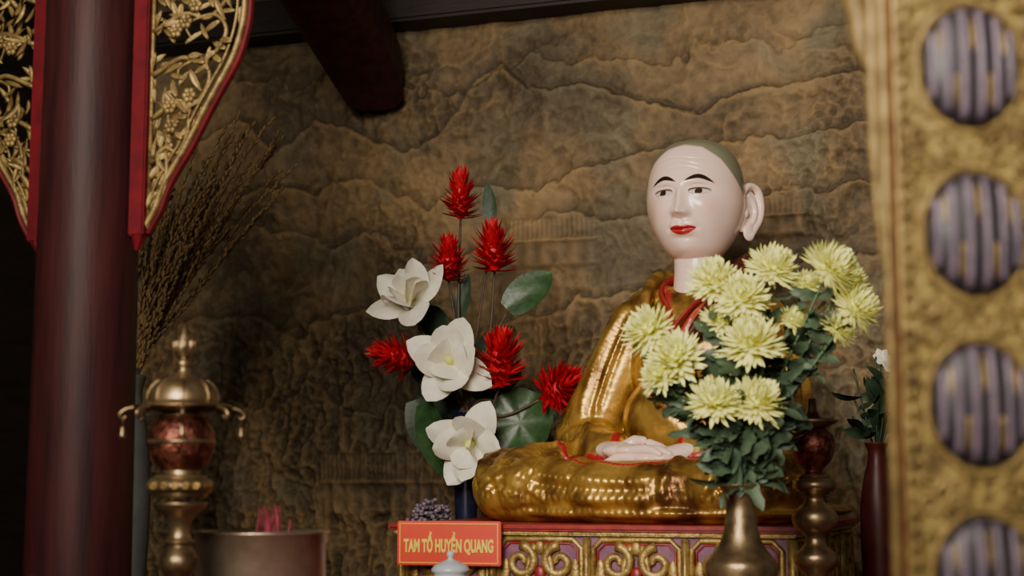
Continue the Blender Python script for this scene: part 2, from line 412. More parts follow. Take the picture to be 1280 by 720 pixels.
# sleeve end hanging over the shin
fold([(-92,-150,76),(-104,-190,66),(-112,-226,44),(-96,-240,22)],5,6)
fold([(-60,-165,72),(-62,-200,62),(-58,-236,40),(-66,-244,20)],4.5,6)
fold([(-160,-80,70),(-128,-120,78),(-90,-150,78),(-52,-165,72)],3,5,1.)
fold([(-54,-115,102),(-42,-150,92),(-48,-165,70),(-54,-170,60)],4,6,1.)
fold([(-60,-205,64),(0,-215,58),(60,-205,64)],2,4,1.,False)
fold([(-42,0,312),(-36,-34,298),(-20,-66,262),(8,-85,215),(30,-92,180)],5,6,.9,False)
fold([(42,0,312),(36,-34,298),(22,-66,262),(0,-85,222)],5,6,.9,False)
kd=KDTree(len(kd_pts))
for i,p in enumerate(kd_pts): kd.insert(p[0],i)
kd.balance()
a=vget(me); nr=np.empty(len(me.vertices)*3); me.vertices.foreach_get('normal',nr); nr=nr.reshape(-1,3)
disp=np.zeros(len(a)); red=np.zeros(len(a))
for i in range(len(a)):
    best={}
    for co,ix,d in kd.find_n(Vector(a[i]/S),9):
        _,am,w,rd=kd_pts[ix]
        if d<w*2.6:
            g=math.exp(-(d/w)**2); key=(am>0,w,rd)
            if g*abs(am)>abs(best.get(key,0)): best[key]=g*am
            if rd and d<w*1.0: red[i]=max(red[i],rd*min(1,(w*1.0-d)/1.5))
    disp[i]=sum(best.values())
a=a+nr*(disp*S)[:,None]; a[:,2]=np.maximum(a[:,2],.0005); vset(me,a)
col=np.zeros((len(a),4)); col[:,:3]=(.34,.015,.02); col[:,3]=np.clip(red,0,1)
paint(me,col); objof(me,'robe',st,[M_gold])
nk=MB().add(lathe(sprof([(34,262),(31,285),(29.5,305),(29.5,322),(31,340),(34,352)]),48)).make('neck',M_skin,S,st,(0,.002,0))
paint(nk.data,np.zeros((len(nk.data.vertices),4)))
def coltube(pts,r,m,name,flat=.6):
    MB().add(tube(cr([(a,b,c-4) for a,b,c in pts],8),r,12,flat)).make(name,m,S,st)
coltube([(0,48,314),(32,36,312),(43,4,300),(35,-34,282),(14,-60,256),(-12,-82,214)],[6,6,6,5,4,4],M_redt,'inner_collar')
coltube([(0,48,314),(-32,36,312),(-42,4,300),(-34,-34,282),(-12,-60,258),(12,-80,216)],[6,6,5.5,5,4,3],M_redt,'inner_collar_overlap')
coltube([(0,58,304),(-46,44,308),(-58,4,302),(-51,-38,280),(-38,-72,240),(-26,-90,180),(-8,-98,140)],[13,13,13,12,11,10,8],M_goldp,'outer_collar')
coltube([(0,60,308),(46,46,318),(62,8,312),(54,-36,284),(36,-72,240),(10,-92,190),(-14,-100,150)],[13,17,17,13,10,9,7],M_rdark,'outer_collar_overlap')

# head
def head():
    NU,NV=640,440
    t=np.linspace(-pi,pi,NU,endpoint=False); ph=t-.55*np.sin(t); th=np.linspace(0.0,pi,NV)
    PH,TH=np.meshgrid(ph,th); s=np.sin(TH)**.66; nx=s*np.sin(PH); ny=-s*np.cos(PH); nz=np.cos(TH)
    x=58*nx; y=65*ny; z=73*nz
    low=sst(.05,1,-nz); x=x*(1-.13*low)*(1+.03*sst(.2,.8,nz)); y=np.where(ny>0,y*(1-.45*low),y*(1-.07*low))
    fr=sst(0,.5,-ny); G=lambda cx,cz,sx,sz: np.exp(-((x-cx)/sx)**2-((z-cz)/sz)**2)
    ax=np.abs(x); GS=lambda cx,cz,sx,sz: np.exp(-((ax-cx)/sx)**2-((z-cz)/sz)**2)
    f=np.zeros_like(x); E=-4.0   # eye-line offset
    f-=5.0*GS(21,9+E,12,7); f+=3.6*GS(21,6.5+E,9,5); f+=2.6*GS(20,19+E,16,5); f+=1.5*G(0,16+E,8,7)
    q=np.clip((10-z)/32,0,1); nh=2.4+13*q**1.2; nw=4.4+2.4*q
    prof=sst(13,3,z)*sst(-28.5,-22.5,z); f+=nh*prof*np.exp(-(x/nw)**2)
    f+=5.2*GS(8.4,-21,4.0,4.6); f+=2.5*G(0,-20,6,5); f-=2.2*GS(5,-26.5,2.6,1.8)
    f+=4.8*GS(30,-16,14,14); f+=4.5*G(0,-40,19,13); f+=3*GS(34,-34,12,14)
    mz=-40.2+.0070*x*x
    f+=2.4*np.exp(-(x/12)**2-((z-mz-2.8)/2.4)**2); f+=3.0*np.exp(-(x/10)**2-((z-mz+3.2)/2.6)**2)
    f-=2.8*np.exp(-(x/13)**4-((z-mz)/1.0)**2); f-=1.6*GS(16.5,-39,3,4)
    f-=1.2*G(0,-31,2.2,4); f-=2.4*G(0,-49,12,3.2); f+=6.0*G(0,-62,15,9)
    nl=np.abs(ax-(11+(-22-z)*.42)); f-=1.2*np.exp(-(nl/1.8)**2)*sst(-42,-34,z)*sst(-18,-24,z)
    for k,zz in enumerate((31,38,45)):
        wv=zz+1.8*np.cos(x/11+k)-.004*x*x; f-=.7*np.exp(-((z-wv)/1.0)**2)*np.exp(-(x/28)**4)
    ex=(ax-21.5); up=E+7.0+3.4*np.sqrt(np.clip(1-(ex/12)**2,0,1)); lo=E+6.3-2.6*np.sqrt(np.clip(1-(ex/12)**2,0,1))
    ine=(np.abs(ex)<12); f+=1.2*np.exp(-((z-up-1.3)/1.3)**2)*ine
    f-=1.0*ine*(z<up)*(z>lo)
    f-=1.0*np.exp(-((z-up-4.4)/.9)**2)*np.exp(-(ex/12)**4)
    x0=x.copy(); z0=z.copy(); y=y-f*fr
    V=np.stack([x,y,z],-1).reshape(-1,3)
    idx=np.arange(NU*NV).reshape(NV,NU); nxt=np.roll(idx,-1,1)
    F=np.stack([idx[:-1],idx[1:],nxt[1:],nxt[:-1]],-1).reshape(-1,4)
    me=bpy.data.meshes.new('head'); me.vertices.add(len(V)); me.vertices.foreach_set('co',(V*S*1.06).ravel())
    me.loops.add(F.size); me.loops.foreach_set('vertex_index',F.ravel()); me.polygons.add(len(F))
    me.polygons.foreach_set('loop_start',np.arange(0,F.size,4)); me.polygons.foreach_set('use_smooth',np.ones(len(F),bool)); me.update(); me.validate()
    c=np.zeros(x.shape+(4,))
    def put(m,rgb):
        m=np.clip(m,0,1)[...,None]; A=c[...,3:4]; 
        c[...,:3]=np.where(A>0,c[...,:3]*(1-m)+np.array(rgb)*m,np.array(rgb)); c[...,3:4]=np.maximum(A,m)
    front=sst(-5,-20,y)
    put(.38*GS(32,-16,15,13)*front,(.80,.38,.32))
    az=np.abs(PH); zb=np.interp(az,[0,.5,.9,1.2,1.5,2.0,3.2],[61,57,43,24,6,-14,-34])
    put(sst(-2,2,z0-zb),(.21,.22,.145))
    cx=ax-21; bz=E+17.6+6.6*np.cos(cx/13*1.15)-.12*cx*(cx>0); bt=3.0*np.clip(1-(np.abs(cx)/17)**2.4,0,1)
    put(sst(.5,-.5,np.abs(z0-bz)-bt)*(np.abs(cx)<17)*front,(.018,.013,.012))
    eye=sst(.4,-.4,z0-up)*sst(-.4,.4,z0-lo)*ine*front
    put(eye,(.62,.56,.52))
    ir=np.sqrt((x0-np.sign(x0)*21.5+1.0)**2+((z0-6.8-E))**2)
    put(sst(4.6,3.9,ir)*eye,(.035,.018,.012))
    lid=np.exp(-((z0-up-.3)/1.3)**2)*(np.abs(ex)<12.6)*front; put(lid,(.025,.017,.015))
    put(.6*np.exp(-((z0-lo)/.6)**2)*(np.abs(ex)<11)*front,(.2,.09,.08))
    lw=np.clip(1-(np.abs(x0)/16)**2,0,1); top=mz+4.9*lw**.8-1.6*np.exp(-(x0/3.0)**2); bot=mz-6.2*lw**.75
    put(sst(.5,-.5,z0-top)*sst(-.5,.5,z0-bot)*(np.abs(x0)<16)*front,(.50,.02,.035))
    put(.8*np.exp(-((z0-mz)/.6)**2)*(np.abs(x0)<15)*front,(.12,.01,.015))
    paint(me,c.reshape(-1,4)); return me
HZ=395*S
hd=objof(head(),'head',st,[M_skin],(0,0.0,HZ),math.radians(7.5))
for s in (1,-1):
    mb=MB()
    mb.add(tube(cr([(0,0,14),(4,1,25),(15,3,32),(27,3,27),(31,2,8),(27,1,-10),(17,0,-24),(10,-1,-34)],8),[4,4.2,4.6,5,4.6,4.4,4.8,4.5],12))
    mb.add(ell((14,4,0),(15,3,27),24,16)); mb.add(ell((10,0,-28),(9,4.4,11),20,12)); mb.add(ell((1,4,-4),(8,6,24),20,12))
    mb.add(tube(cr([(9,1,20),(18,1,12),(21,1,-2),(15,0,-16),(8,0,-18)],8),[2.5,3.4,3.4,3,2.5],10))
    mb.add(ell((4,-1,-4),(4,4,6),12,8)); mb.add(ell((-8,6,-4),(18,7,22),20,12))
    m2=remesh(mb,'ear',.0016,S,4)
    a=vget(m2); a[:,0]*=1.12; th=math.radians(60 if s>0 else 74)
    X=a[:,0]*math.cos(th)-a[:,1]*math.sin(th); Y=a[:,0]*math.sin(th)+a[:,1]*math.cos(th)
    a=np.stack([s*(X+(56 if s>0 else 50)*S),Y+(12 if s>0 else 20)*S,a[:,2]-11*S],-1); vset(m2,a)
    if s<0: m2.flip_normals()
    paint(m2,np.zeros((len(a),4)))
    objof(m2,'ear_left' if s>0 else 'ear_right',hd,[M_skin])
for s in (-1,1):
    mb=MB(); zl=0 if s>0 else 13
    wr=Vector((s*58,-132,76)); pc=Vector((s*24,-160,66+zl*.7))
    blob(mb,wr,17,pc,15,(1,1,.7)); mb.add(ell(pc,(24,22,9),20,12)); mb.add(ell(pc+Vector((-s*12,-3,0)),(20,21,8),20,12))
    for k,(L,off) in enumerate(((36,-16),(43,-5.5),(40,5),(32,15))):
        b=pc+Vector((-s*20,off,0)); m1=b+Vector((-s*L*.5,-1,1.5)); m2_=m1+Vector((-s*L*.3,0,-2)); m3=m2_+Vector((-s*L*.22,0,-4))
        for q0,q1,r0,r1 in ((b,m1,5.6,5.2),(m1,m2_,5.2,4.8),(m2_,m3,4.8,4.2)): blob(mb,q0,r0,q1,r1)
    tb=pc+Vector((s*6,14,3)); tm=tb+Vector((-s*14,5,9)); te=Vector((s*4,tm.y-2,tm.z+4-(4 if s<0 else -2)))
    blob(mb,tb,7.5,tm,6.4); blob(mb,tm,6.4,te,5)
    m3=remesh(mb,'hand',.0018,S,2); paint(m3,np.zeros((len(m3.vertices),4)))
    objof(m3,'hand_left' if s>0 else 'hand_right',st,[M_skin],(0,-.012,.014))
mb=MB(); mb.add(ell((0,-162,62),(72,46,10),32,12)); mb.make('red_cuff_lining',M_redt,S,st)

# ------------------------------------------------------------ wooden column with carved brackets
cp=Vector((-.83,3.1,0)); r0=.095
e=empty('lacquered_column',cp,-A20)
MB().add(lathe([(.14,0),(.14,.06),(.12,.09),(r0*1.06,.12),(r0*1.06,1.2),(r0*1.0,2.2),(r0*.96,3.24)],64)).make('shaft',M_wood,parent=e)
def bracket(name,sgn):
    s=.00156; e=empty(name,cp+Vector((0,0,1.875)),-A20)
    mb=MB(); mb.add(box((sgn*75,0,215),(22,22,440),2),0)
    mb.add(tube([(sgn*75,0,-2),(sgn*71,0,-22)],[11,3],8),0)
    out=[(82,2),(98,28),(112,62),(140,104),(165,148),(182,176),(205,215),(218,262),(220,320),(232,370),(250,420)]
    mb.add(tube(cr([(sgn*(a+5),2,b-3) for a,b in out],6),3.6,8,1.6),0)
    mb.make('red_batten',M_redb,s,e,smooth=False)
    mb=MB(); mb.add(tube(cr([(sgn*(a-2),0,b) for a,b in out],6),4.0,8,1.4),0)
    mb.add(tube(cr([(sgn*(a-11),-3,b+3) for a,b in out[1:]],6),1.8,6),0)
    mb.add(tube([(sgn*87,0,4),(sgn*87,0,430)],3,6),0)
    rr=random.Random(11)
    oa=np.array(out); lim=lambda z: np.interp(z,oa[:,1],oa[:,0])
    for k in range(7):
        z=30+k*56; pts=[(sgn*88,0,z)]
        L=lim(z+40)-88
        pts+=[(sgn*(88+L*.35),-3,z+18),(sgn*(88+L*.6),2,z+12),(sgn*(88+L*.85),-3,z+44),(sgn*(88+L*.7),0,z+70),(sgn*(88+L*.4),-3,z+60),(sgn*(88+L*.45),0,z+40)]
        mb.add(tube(cr(pts,6),[3.8,3.2,3,2.6,2,1.4],7),0)
    cnt=0
    while cnt<150:
        z=rr.uniform(16,420); x=rr.uniform(88,lim(z)-6)
        if x<88: continue
        az=rr.choice([.3,.8,1.3,2.2,2.8,3.6,4.4,5.2])+rr.uniform(-.3,.3); L=rr.uniform(18,34)
        if x+L*math.cos(az)>lim(max(0,z+L*math.sin(az)))+1 or x+L*math.cos(az)<84: continue
        T=Matrix.Translation((sgn*x,rr.uniform(-7,3),z))@Matrix.Rotation(0 if sgn>0 else pi,4,'Z')@Matrix.Rotation(pi/2-az,4,'Y')@Matrix.Rotation(pi/2,4,'Z')
        mb.add(petal(L,rr.uniform(6,9.5),rr.uniform(.2,.7),.5,6,4,.15,1.),0,T)
        cnt+=1
    for k in range(8):
        z=rr.uniform(70,410); x=rr.uniform(100,lim(z)-18)
        for j in range(6): mb.add(ell((sgn*x+6*math.cos(j*pi/3),-6,z+6*math.sin(j*pi/3)),(4.2,3,4.2),8,6),0)
        mb.add(ell((sgn*x,-8,z),(3.5,3,3.5),8,6),0)
    ob=mb.make('gilded_openwork',M_goldd,s,e)
    m=ob.modifiers.new('t','SOLIDIFY'); m.thickness=.0025
bracket('carved_bracket',1); bracket('carved_bracket.001',-1)

# ------------------------------------------------------------ willow in vase on stand
wp=Vector((-1.055,4.4,0)); ws=.002216
e=empty('plant_stand',wp); mb=MB()
mb.add(box((0,0,.985),(.3,.3,.03),.006)); mb.add(box((0,0,.93),(.26,.26,.06),.004)); mb.add(box((0,0,.25),(.26,.26,.02),.003))
for a in (-1,1):
    for b in (-1,1): mb.add(box((a*.12,b*.12,.46),(.03,.03,.92),.004))
mb.make('frame',M_wood,parent=e,smooth=False)
e=empty('pussy_willow_vase',wp+Vector((0,0,1.0)))
MB().add(lathe(sprof([(.045,0),(.05,.02),(.062,.15),(.068,.35),(.060,.5),(.042,.6),(.038,.64),(.048,.68),(.042,.68),(.034,.63)]),40)).make('vase',M_celadon,parent=e)
mb=MB(); rr=random.Random(3)
for i in range(56):
    tx=rr.uniform(15,190); tz=355-abs(tx-150)*.9-rr.uniform(0,130)+(tx*.1)
    ty=rr.uniform(-40,60)
    p0=(rr.uniform(-8,8),rr.uniform(-6,6),-50)
    pts=cr([p0,(rr.uniform(-10,12),0,10),(tx*.38+rr.uniform(-8,8),ty*.4,tz*.42),(tx*.72,ty*.8,tz*.75),(tx+rr.uniform(-6,12),ty,tz)],7)
    mb.add(tube(pts,[1.3,.9,.5],5),0)
    for k in range(8,len(pts)-1):
        for q in range(2):
            c=pts[k].lerp(pts[k+1],q*.5); dr=(pts[k+1]-pts[k]).normalized(); side=Vector((rr.uniform(-1,1),rr.uniform(-1,1),.3)).normalized()
            mb.add(ell((0,0,2.6),(2.2,2.2,4.4),6,5),1,aim(c+side*1.3,dr+side*.5))
mb.make('willow_branches',[M_stem,M_bud],ws,e,(0,0,.66))

# ------------------------------------------------------------ brass incense burner (left)
bs=.001309; e=empty('brass_incense_burner',(-.534,2.6,T0)); Z=lambda py: 267+(600-py)
mb=MB()
mb.add(lathe(sprof([(46,0),(48,6),(40,14),(30,20),(24,30),(20,46),(26,56),(34,64),(38,74),(32,86),(20,94),(16,100),(15,112),(24,122),(14,130),(13,140),(16,150),(23,160),(24,172),(18,182),(14,188),(20,192),(14,197),(13,210),(18,222),(30,232),(34,240)],3),48),0)
mb.add(box((0,0,Z(607)),(70,70,17),3),0); mb.add(box((0,0,Z(617)),(58,58,8),2),0); mb.add(box((0,0,Z(597)),(58,58,6),2),0)
mb.add(lathe([(26,Z(596)),(20,Z(592)),(24,Z(588))],40),0)
mb.add(lathe(sprof([(20,Z(591)),(32,Z(580)),(39,Z(565)),(41,Z(552)),(39,Z(540)),(33,Z(529)),(26,Z(522))]),48),1)
mb.add(lathe([(41,Z(556)),(42.5,Z(553)),(41,Z(550))],48),0)
mb.add(lathe(sprof([(26,Z(524)),(30,Z(520)),(24,Z(517)),(40,Z(514)),(58,Z(511)),(60,Z(508)),(52,Z(506)),(44,Z(503)),(42,Z(495)),(37,Z(484)),(28,Z(476)),(16,Z(472)),(10,Z(469)),(7,Z(462)),(10,Z(457)),(8,Z(452)),(5,Z(450)),(9,Z(446)),(12,Z(438)),(11,Z(430)),(7,Z(420)),(3,Z(412)),(.5,Z(408))],3),48),0)
mb.make('body',[M_brass,M_copper],bs,e)
mb=MB()
for k in range(8):
    a=k*pi/4; T=Matrix.Rotation(a+.2,4,'Z')
    mb.add(tube(cr([(50,0,Z(508)),(60,0,Z(511)),(70,0,Z(514)),(76,0,Z(520)),(72,0,Z(525)),(68,0,Z(521))],5),[3,3,3,2.4,1.6],7),0,T)
    if k%2==0:
        mb.add(tube([(72,0,Z(522)),(72,0,Z(533))],.7,5),0,T); mb.add(lathe([(1,Z(533)),(3,Z(536)),(4,Z(544)),(5.5,Z(548)),(4,Z(548))],12),0,T@Matrix.Translation((72,0,0)))
    mb.add(ell((12,0,Z(434)),(3,3,8),8,6),0,T)
    mb.add(tube(cr([(44,0,Z(503)),(43,0,Z(494)),(38,0,Z(484)),(29,0,Z(476))],5),1.2,6),0,T)
mb.make('scroll_ornaments',M_brass,bs,e)
mb=MB()
for s4 in range(4):
    T=Matrix.Rotation(s4*pi/2,4,'Z')
    for k in range(5): mb.add(tube([(-26+k*13+4.5*math.cos(q)*(1-q*.07),-35.2,Z(607)+4.5*math.sin(q)*(1-q*.07)) for q in np.linspace(0,9,22)],.9,5),0,T)
mb.make('block_tracery',M_goldc,bs,e)

cs=.00166; e=empty('brass_candlestick',(.618,3.3,T0)); 
zz=lambda py:(600-py)+211
mb=MB(); mb.add(lathe(sprof([(38,0),(40,6),(30,14),(20,24),(16,40),(22,52),(30,62),(24,74),(15,84),(14,96),(25,108),(26,120),(15,130),(12,142),(22,150),(28,160),(26,172),(14,182),(12,190),(20,196),(24,200)],3),40),0)
mb.add(box((0,0,zz(606)),(46,46,17),3),0); mb.add(box((0,0,zz(596)),(38,38,5),2),0)
mb.add(lathe(sprof([(16,zz(594)),(11,zz(588)),(22,zz(576)),(27,zz(560)),(24,zz(544)),(14,zz(536))]),40),1)
mb.add(lathe([(14,zz(537)),(30,zz(530)),(32,zz(526)),(12,zz(524)),(6,zz(515)),(5,zz(500))],40),0)
mb.make('stand',[M_brass,M_copper],cs,e)

# ------------------------------------------------------------ incense bowl
e=empty('brass_incense_bowl',(-.434,2.8,T0)); q=.00141
Zr=1.4+2.8*(-.0325)/1.018-T0; zr=Zr/q
MB().add(lathe([(50,0),(54,8),(48,16),(62,30),(76,60),(80,100),(79,zr-14),(81,zr-12),(81,zr-2),(84,zr),(82,zr+2),(75,zr),(74,zr-12),(70,zr-14)],64)).make('bowl',M_bowl,q,e)
MB().add(lathe([(74,zr-26),(73,zr-12),(40,zr-9),(2,zr-7)],40)).make('ash',M_ash,q,e)
mb=MB(); rr=random.Random(5)
for i in range(26):
    a=rr.uniform(0,6.28); r=rr.uniform(0,26); x=8+r*math.cos(a); y=r*math.sin(a); L=rr.uniform(8,34)
    mb.add(tube([(x,y,zr-20),(x+rr.uniform(-6,6),y+rr.uniform(-6,6),zr+L)],.8,5))
mb.make('incense_sticks',M_incense,q,e)

e=empty('lidded_porcelain_jar',(-.125,3.3,T0)); q=.00166
MB().add(lathe([(14,0),(16,4),(22,25),(27,55),(27,75),(22,92),(20,97),(23,99),(24,102),(20,107),(10,112),(4,114),(3,117),(5,119),(4.5,123),(1,125)],40)).make('jar',M_porc,q,e)

e=empty('green_pomelo',(-.785,2.53,T0-.004)); 
MB().add(box((0,0,.055),(.11,.11,.11),.004)).make('offering_stand',M_redb,parent=e,smooth=False)
MB().add(lathe(sprof([(.002,.10),(.02,.102),(.037,.118),(.042,.14),(.037,.162),(.022,.182),(.008,.188),(.003,.189)]),32)).make('fruit',M_fruit,parent=e)
MB().add(tube([(0,0,.186),(.003,0,.196)],.002,6)).add(petal(.05,.025,1.0,.2),0,Matrix.Translation((0,0,.188))@Matrix.Rotation(.7,4,'Y')).make('stalk',M_leaf,parent=e)

# ------------------------------------------------------------ artificial flower arrangement
fs_=.00219; fe=empty('magnolia_and_ginger_arrangement',(-.124,4.35,T0)); MZ=243
FP=lambda a,b,y=0: Vector((a-585,y,MZ+515-b))
MB().add(lathe(sprof([(17,0),(19,5),(14,16),(12,60),(14,130),(18,190),(20,215),(17,232),(19,240),(21,MZ),(18,MZ),(15,236)],3),40)).make('blue_vase',M_blue,fs_,fe)
stems=MB(); reds=MB(); whites=MB(); leaves=MB()
def stem(a,b,r=1.8,y=0,mid=None):
    p1=FP(a,b,y); p0=Vector((R.uniform(-6,6),R.uniform(-5,5),MZ-40)); m=Vector((p1.x*.35+R.uniform(-6,6),y*.4,MZ+(p1.z-MZ)*.5)) if mid is None else FP(*mid,y*.5)
    stems.add(tube(cr([p0,(p0.x*.8,0,MZ+6),m,p1],8),[r*1.2,r,r*.8],7),0)
def ginger(a,b,h,w,ax,y=0,seed=0):
    g=random.Random(seed); base=aim(FP(a,b,y),ax); n=130
    reds.add(ell((0,0,h*.42),(w*.24,w*.24,h*.45),10,8),0,base)
    for i in range(n):
        t=i/n; az=i*2.39996; fat=math.sin(pi*(.18+.75*t))**.7
        L=w*(.32+.28*fat)*g.uniform(.75,1.2)
        T=ring_T(base@Matrix.Translation((0,0,h*(.0+.78*t))),az,1.5-1.05*t+g.uniform(-.2,.2))@Matrix.Translation((0,0,w*.08))
        reds.add(petal(L,w*.15,-.45,.5,4,2,.25,1.1),0,T)
for k,(a,b,h,w,ax,y,mid) in enumerate(((577,272,60,44,(0,-.1,1),0,(575,400)),(563,352,48,46,(0,-.3,1),-10,(575,430)),(620,340,54,52,(-.05,-.3,1),-8,(612,430)),
        (524,452,50,50,(-1,-.3,.22),-15,(560,490)),(627,484,66,58,(.02,-.5,1),-30,(610,520)),(686,495,40,58,(.8,-.9,.45),-20,(630,520)))):
    stem(a,b,2.,y,mid); ginger(a,b,h,w,ax,y,k)
def magnolia(a,b,r,ax,y,opens,seed):
    rr=random.Random(seed); base=aim(FP(a,b,y),ax,rr.uniform(0,1))
    for ring,(n,tl,L) in enumerate(((4,opens,1.),(4,opens*.62,.9),(3,opens*.3,.7))):
        for k in range(n):
            T=ring_T(base,k*2*pi/n+ring*.6+rr.uniform(-.15,.15),tl+rr.uniform(-.12,.12))
            whites.add(petal(r*L*1.1,r*.78,rr.uniform(-.2,.5)*(1 if ring else 1.4),-.35 if ring else -.2,9,6,.17,.6,ripple=.05,phase=rr.random()*6),0,T)
    whites.add(ell((0,0,r*.15),(r*.10,r*.10,r*.22),10,8),1,base)
magnolia(519,378,54,(-.35,-.65,.5),-20,1.15,1); stem(517,385,2.2,-15,(545,450))
magnolia(567,456,54,(-.12,-1,.12),-45,1.3,2); stem(567,462,2.2,-35,(575,500))
magnolia(594,553,54,(-.3,-.8,-.25),-50,1.15,5)
stems.add(tube(cr([(0,0,MZ-5),(0,-12,MZ+10),(4,-30,MZ-10),(9,-42,MZ-38)],6),2),0)
def leaf(a,b,L,W,ax,y,roll=0.,curl=.4,mi=0,base=.12,pw=.65):
    leaves.add(petal(L,W,curl,.15,12,6,base,pw,ripple=.04),mi,aim(FP(a,b,y),ax,roll))
leaf(636,388,74,46,(.8,.0,.75),-8,1.3,.3); stem(636,390,1.8,-6,(610,440))
leaf(617,285,64,18,(-.12,.1,1),5,1.4,.2,1); stem(617,290,1.6,5,(600,400))
leaf(575,400,60,22,(.15,-.2,1),8,1.2,.3,1)
leaf(535,505,100,50,(.25,-.1,-1),-25,1.5,.3); leaf(520,500,80,40,(.35,.0,-1),0,1.7,.3,1)
leaf(590,470,60,40,(-.5,.3,.9),20,1.2,.4,1); leaf(600,500,80,50,(.7,.4,.8),25,1.2,.4,1); leaf(600,470,60,44,(.1,.3,1),25,1.2,.4,1); leaf(560,420,60,38,(-.6,.3,.7),20,1.2,.4,1)
leaf(575,510,66,44,(-.9,.3,.3),20,1.2,.4,1); leaf(610,520,70,50,(1,.4,-.3),24,1.2,.3,1); leaf(585,520,80,50,(.2,.4,-1),30,1.2,.3,1)
leaf(605,450,70,44,(.6,.35,.9),22,1.3,.4,1); leaf(560,480,70,44,(-.9,.35,.7),22,1.2,.4,1)
vv=[(0,0,0)];ff=[]; n=48
for j in range(1,7):
    for i in range(n):
        a=2*pi*i/n; r=j/6*42*(1+.03*math.sin(a*9)); vv.append((r*math.cos(a),-r*r*.004+ (j/6)**2*3*math.sin(a*6+1),r*math.sin(a)))
for i in range(n): ff.append((0,1+i,1+(i+1)%n))
for j in range(5):
    for i in range(n): k=(i+1)%n; ff.append((1+j*n+i,1+(j+1)*n+i,1+(j+1)*n+k,1+j*n+k))
leaves.add((vv,ff),0,Matrix.Translation(FP(652,528,-12))@Matrix.Rotation(-.25,4,'Z')@Matrix.Rotation(-.15,4,'X'))
stems.add(tube(cr([(0,0,MZ-10),(15,-4,MZ+14),(45,-4,MZ+10),(66,-8,MZ-13)],6),2),0)
for o,nm,mm in ((stems,'stems',[M_stem]),(reds,'red_ginger_heads',[M_redf]),(whites,'magnolia_blooms',[M_white,M_chrc]),(leaves,'leaves',[M_leaf,M_leafd])): o.make(nm,mm,fs_,fe)
e=empty('potted_violet_flowers',(-.21,4.174,T0)); mb=MB(); q=.0021
mb.add(lathe([(14,0),(16,4),(20,40),(24,80),(26,92),(22,92),(20,80)],32),0)
for i in range(170):
    a=rr.uniform(0,6.28); r=31*math.sqrt(rr.random()); z=112+26*(1-(r/31)**2)+rr.uniform(-14,6)
    mb.add(ell((r*math.cos(a),r*math.sin(a),z),(3.4,3.4,2.6),7,5),1)
    if i%4==0: mb.add(tube([(r*.3*math.cos(a),r*.3*math.sin(a),80),(r*math.cos(a),r*math.sin(a),z)],.8,4),2)
mb.make('pot_and_blossoms',[M_blue,M_violet,M_gstem],q,e)

# ------------------------------------------------------------ chrysanthemums in brass vase
q=.00151; ce=empty('chrysanthemum_vase',(.4245,3.0,T0))
MB().add(lathe(sprof([(34,0),(38,5),(32,14),(24,24),(22,40),(30,70),(40,95),(44,115),(45,126),(43,133),(36,141),(28,152),(22,168),(19,185),(18,200),(20,212),(24,220),(28,225),(27,227),(22,224),(16,210)],3),56)).make('brass_vase',M_brass,q,ce)
heads=MB(); green=MB(); rr=random.Random(21)
def mum(p,ax,r,seed):
    g=random.Random(seed); base=aim(p,ax); n=230
    heads.add(ell((0,0,r*.12),(r*.42,r*.42,r*.38),12,8),1,base)
    for i in range(n):
        t=(i+.5)/n; az=i*2.39996; tilt=.12+2.0*t**.8+g.uniform(-.12,.12); L=r*(.62+.38*t)*g.uniform(.78,1.14)
        T=ring_T(base,az,tilt)@Matrix.Translation((0,0,r*.08))
        heads.add(petal(L,r*.19,(-.9+.6*t)*g.uniform(.2,1.4),-.5,5,2,.22,.55),0 if t>.08 else 1,T)
mums=[(808,412,37,-6),(838,447,41,-18),(893,350,38,0),(925,372,38,-14),(968,332,37,8),(1040,334,42,0),(1073,382,37,8),(932,430,43,-28),(886,503,37,-34),(938,502,38,-30),(1050,408,28,12),(903,398,29,5),(995,398,24,14),(820,470,28,-22),(1012,352,22,16),(1062,345,30,12)]
for i,(a,b,r,y) in enumerate(mums):
    p=Vector((a-921,y*1.3,225+605-b)); d=Vector((p.x*.006+rr.uniform(-.2,.2),-.55+rr.uniform(-.2,.2),.75))
    mum(p,d,r,i)
    b0=Vector((rr.uniform(-10,10),rr.uniform(-10,10),200)); mid=Vector((p.x*.45,y*.5+6,225+(p.z-225)*.5))
    pts=cr([b0,(b0.x*1.3,b0.y,232),mid,p-d.normalized()*6],8); green.add(tube(pts,[2.4,2,1.7],6),0)
    for k in range(10,len(pts)-2,1):
        for z in range(2):
            a2=rr.uniform(0,6.28); ax=Vector((math.cos(a2),math.sin(a2)*.8,rr.uniform(-.5,.5)))
            green.add(petal(rr.uniform(26,42),rr.uniform(14,22),rr.uniform(.3,1.2),.2,9,4,.14,.6,lobes=2.5,ripple=.1,phase=a2),1,aim(pts[k],ax,rr.uniform(0,6)))
for i in range(140):
    a2=rr.uniform(0,6.28); z=rr.uniform(0,125); rad=12+z*.6
    p=Vector((math.cos(a2)*rad*rr.random()+z*.12,math.sin(a2)*rad*.6*rr.random(),228+z))
    ax=Vector((math.cos(a2),math.sin(a2),rr.uniform(-.8,.4)))
    green.add(petal(rr.uniform(30,58),rr.uniform(14,24),rr.uniform(.3,1.4),.2,9,4,.14,.6,lobes=2.5,ripple=.1,phase=a2),1,aim(p,ax,rr.uniform(0,6)))
heads.make('chrysanthemum_heads',[M_chr,M_chrc],q,ce); green.make('stems_and_leaves',[M_gstem,M_leafc],q,ce)

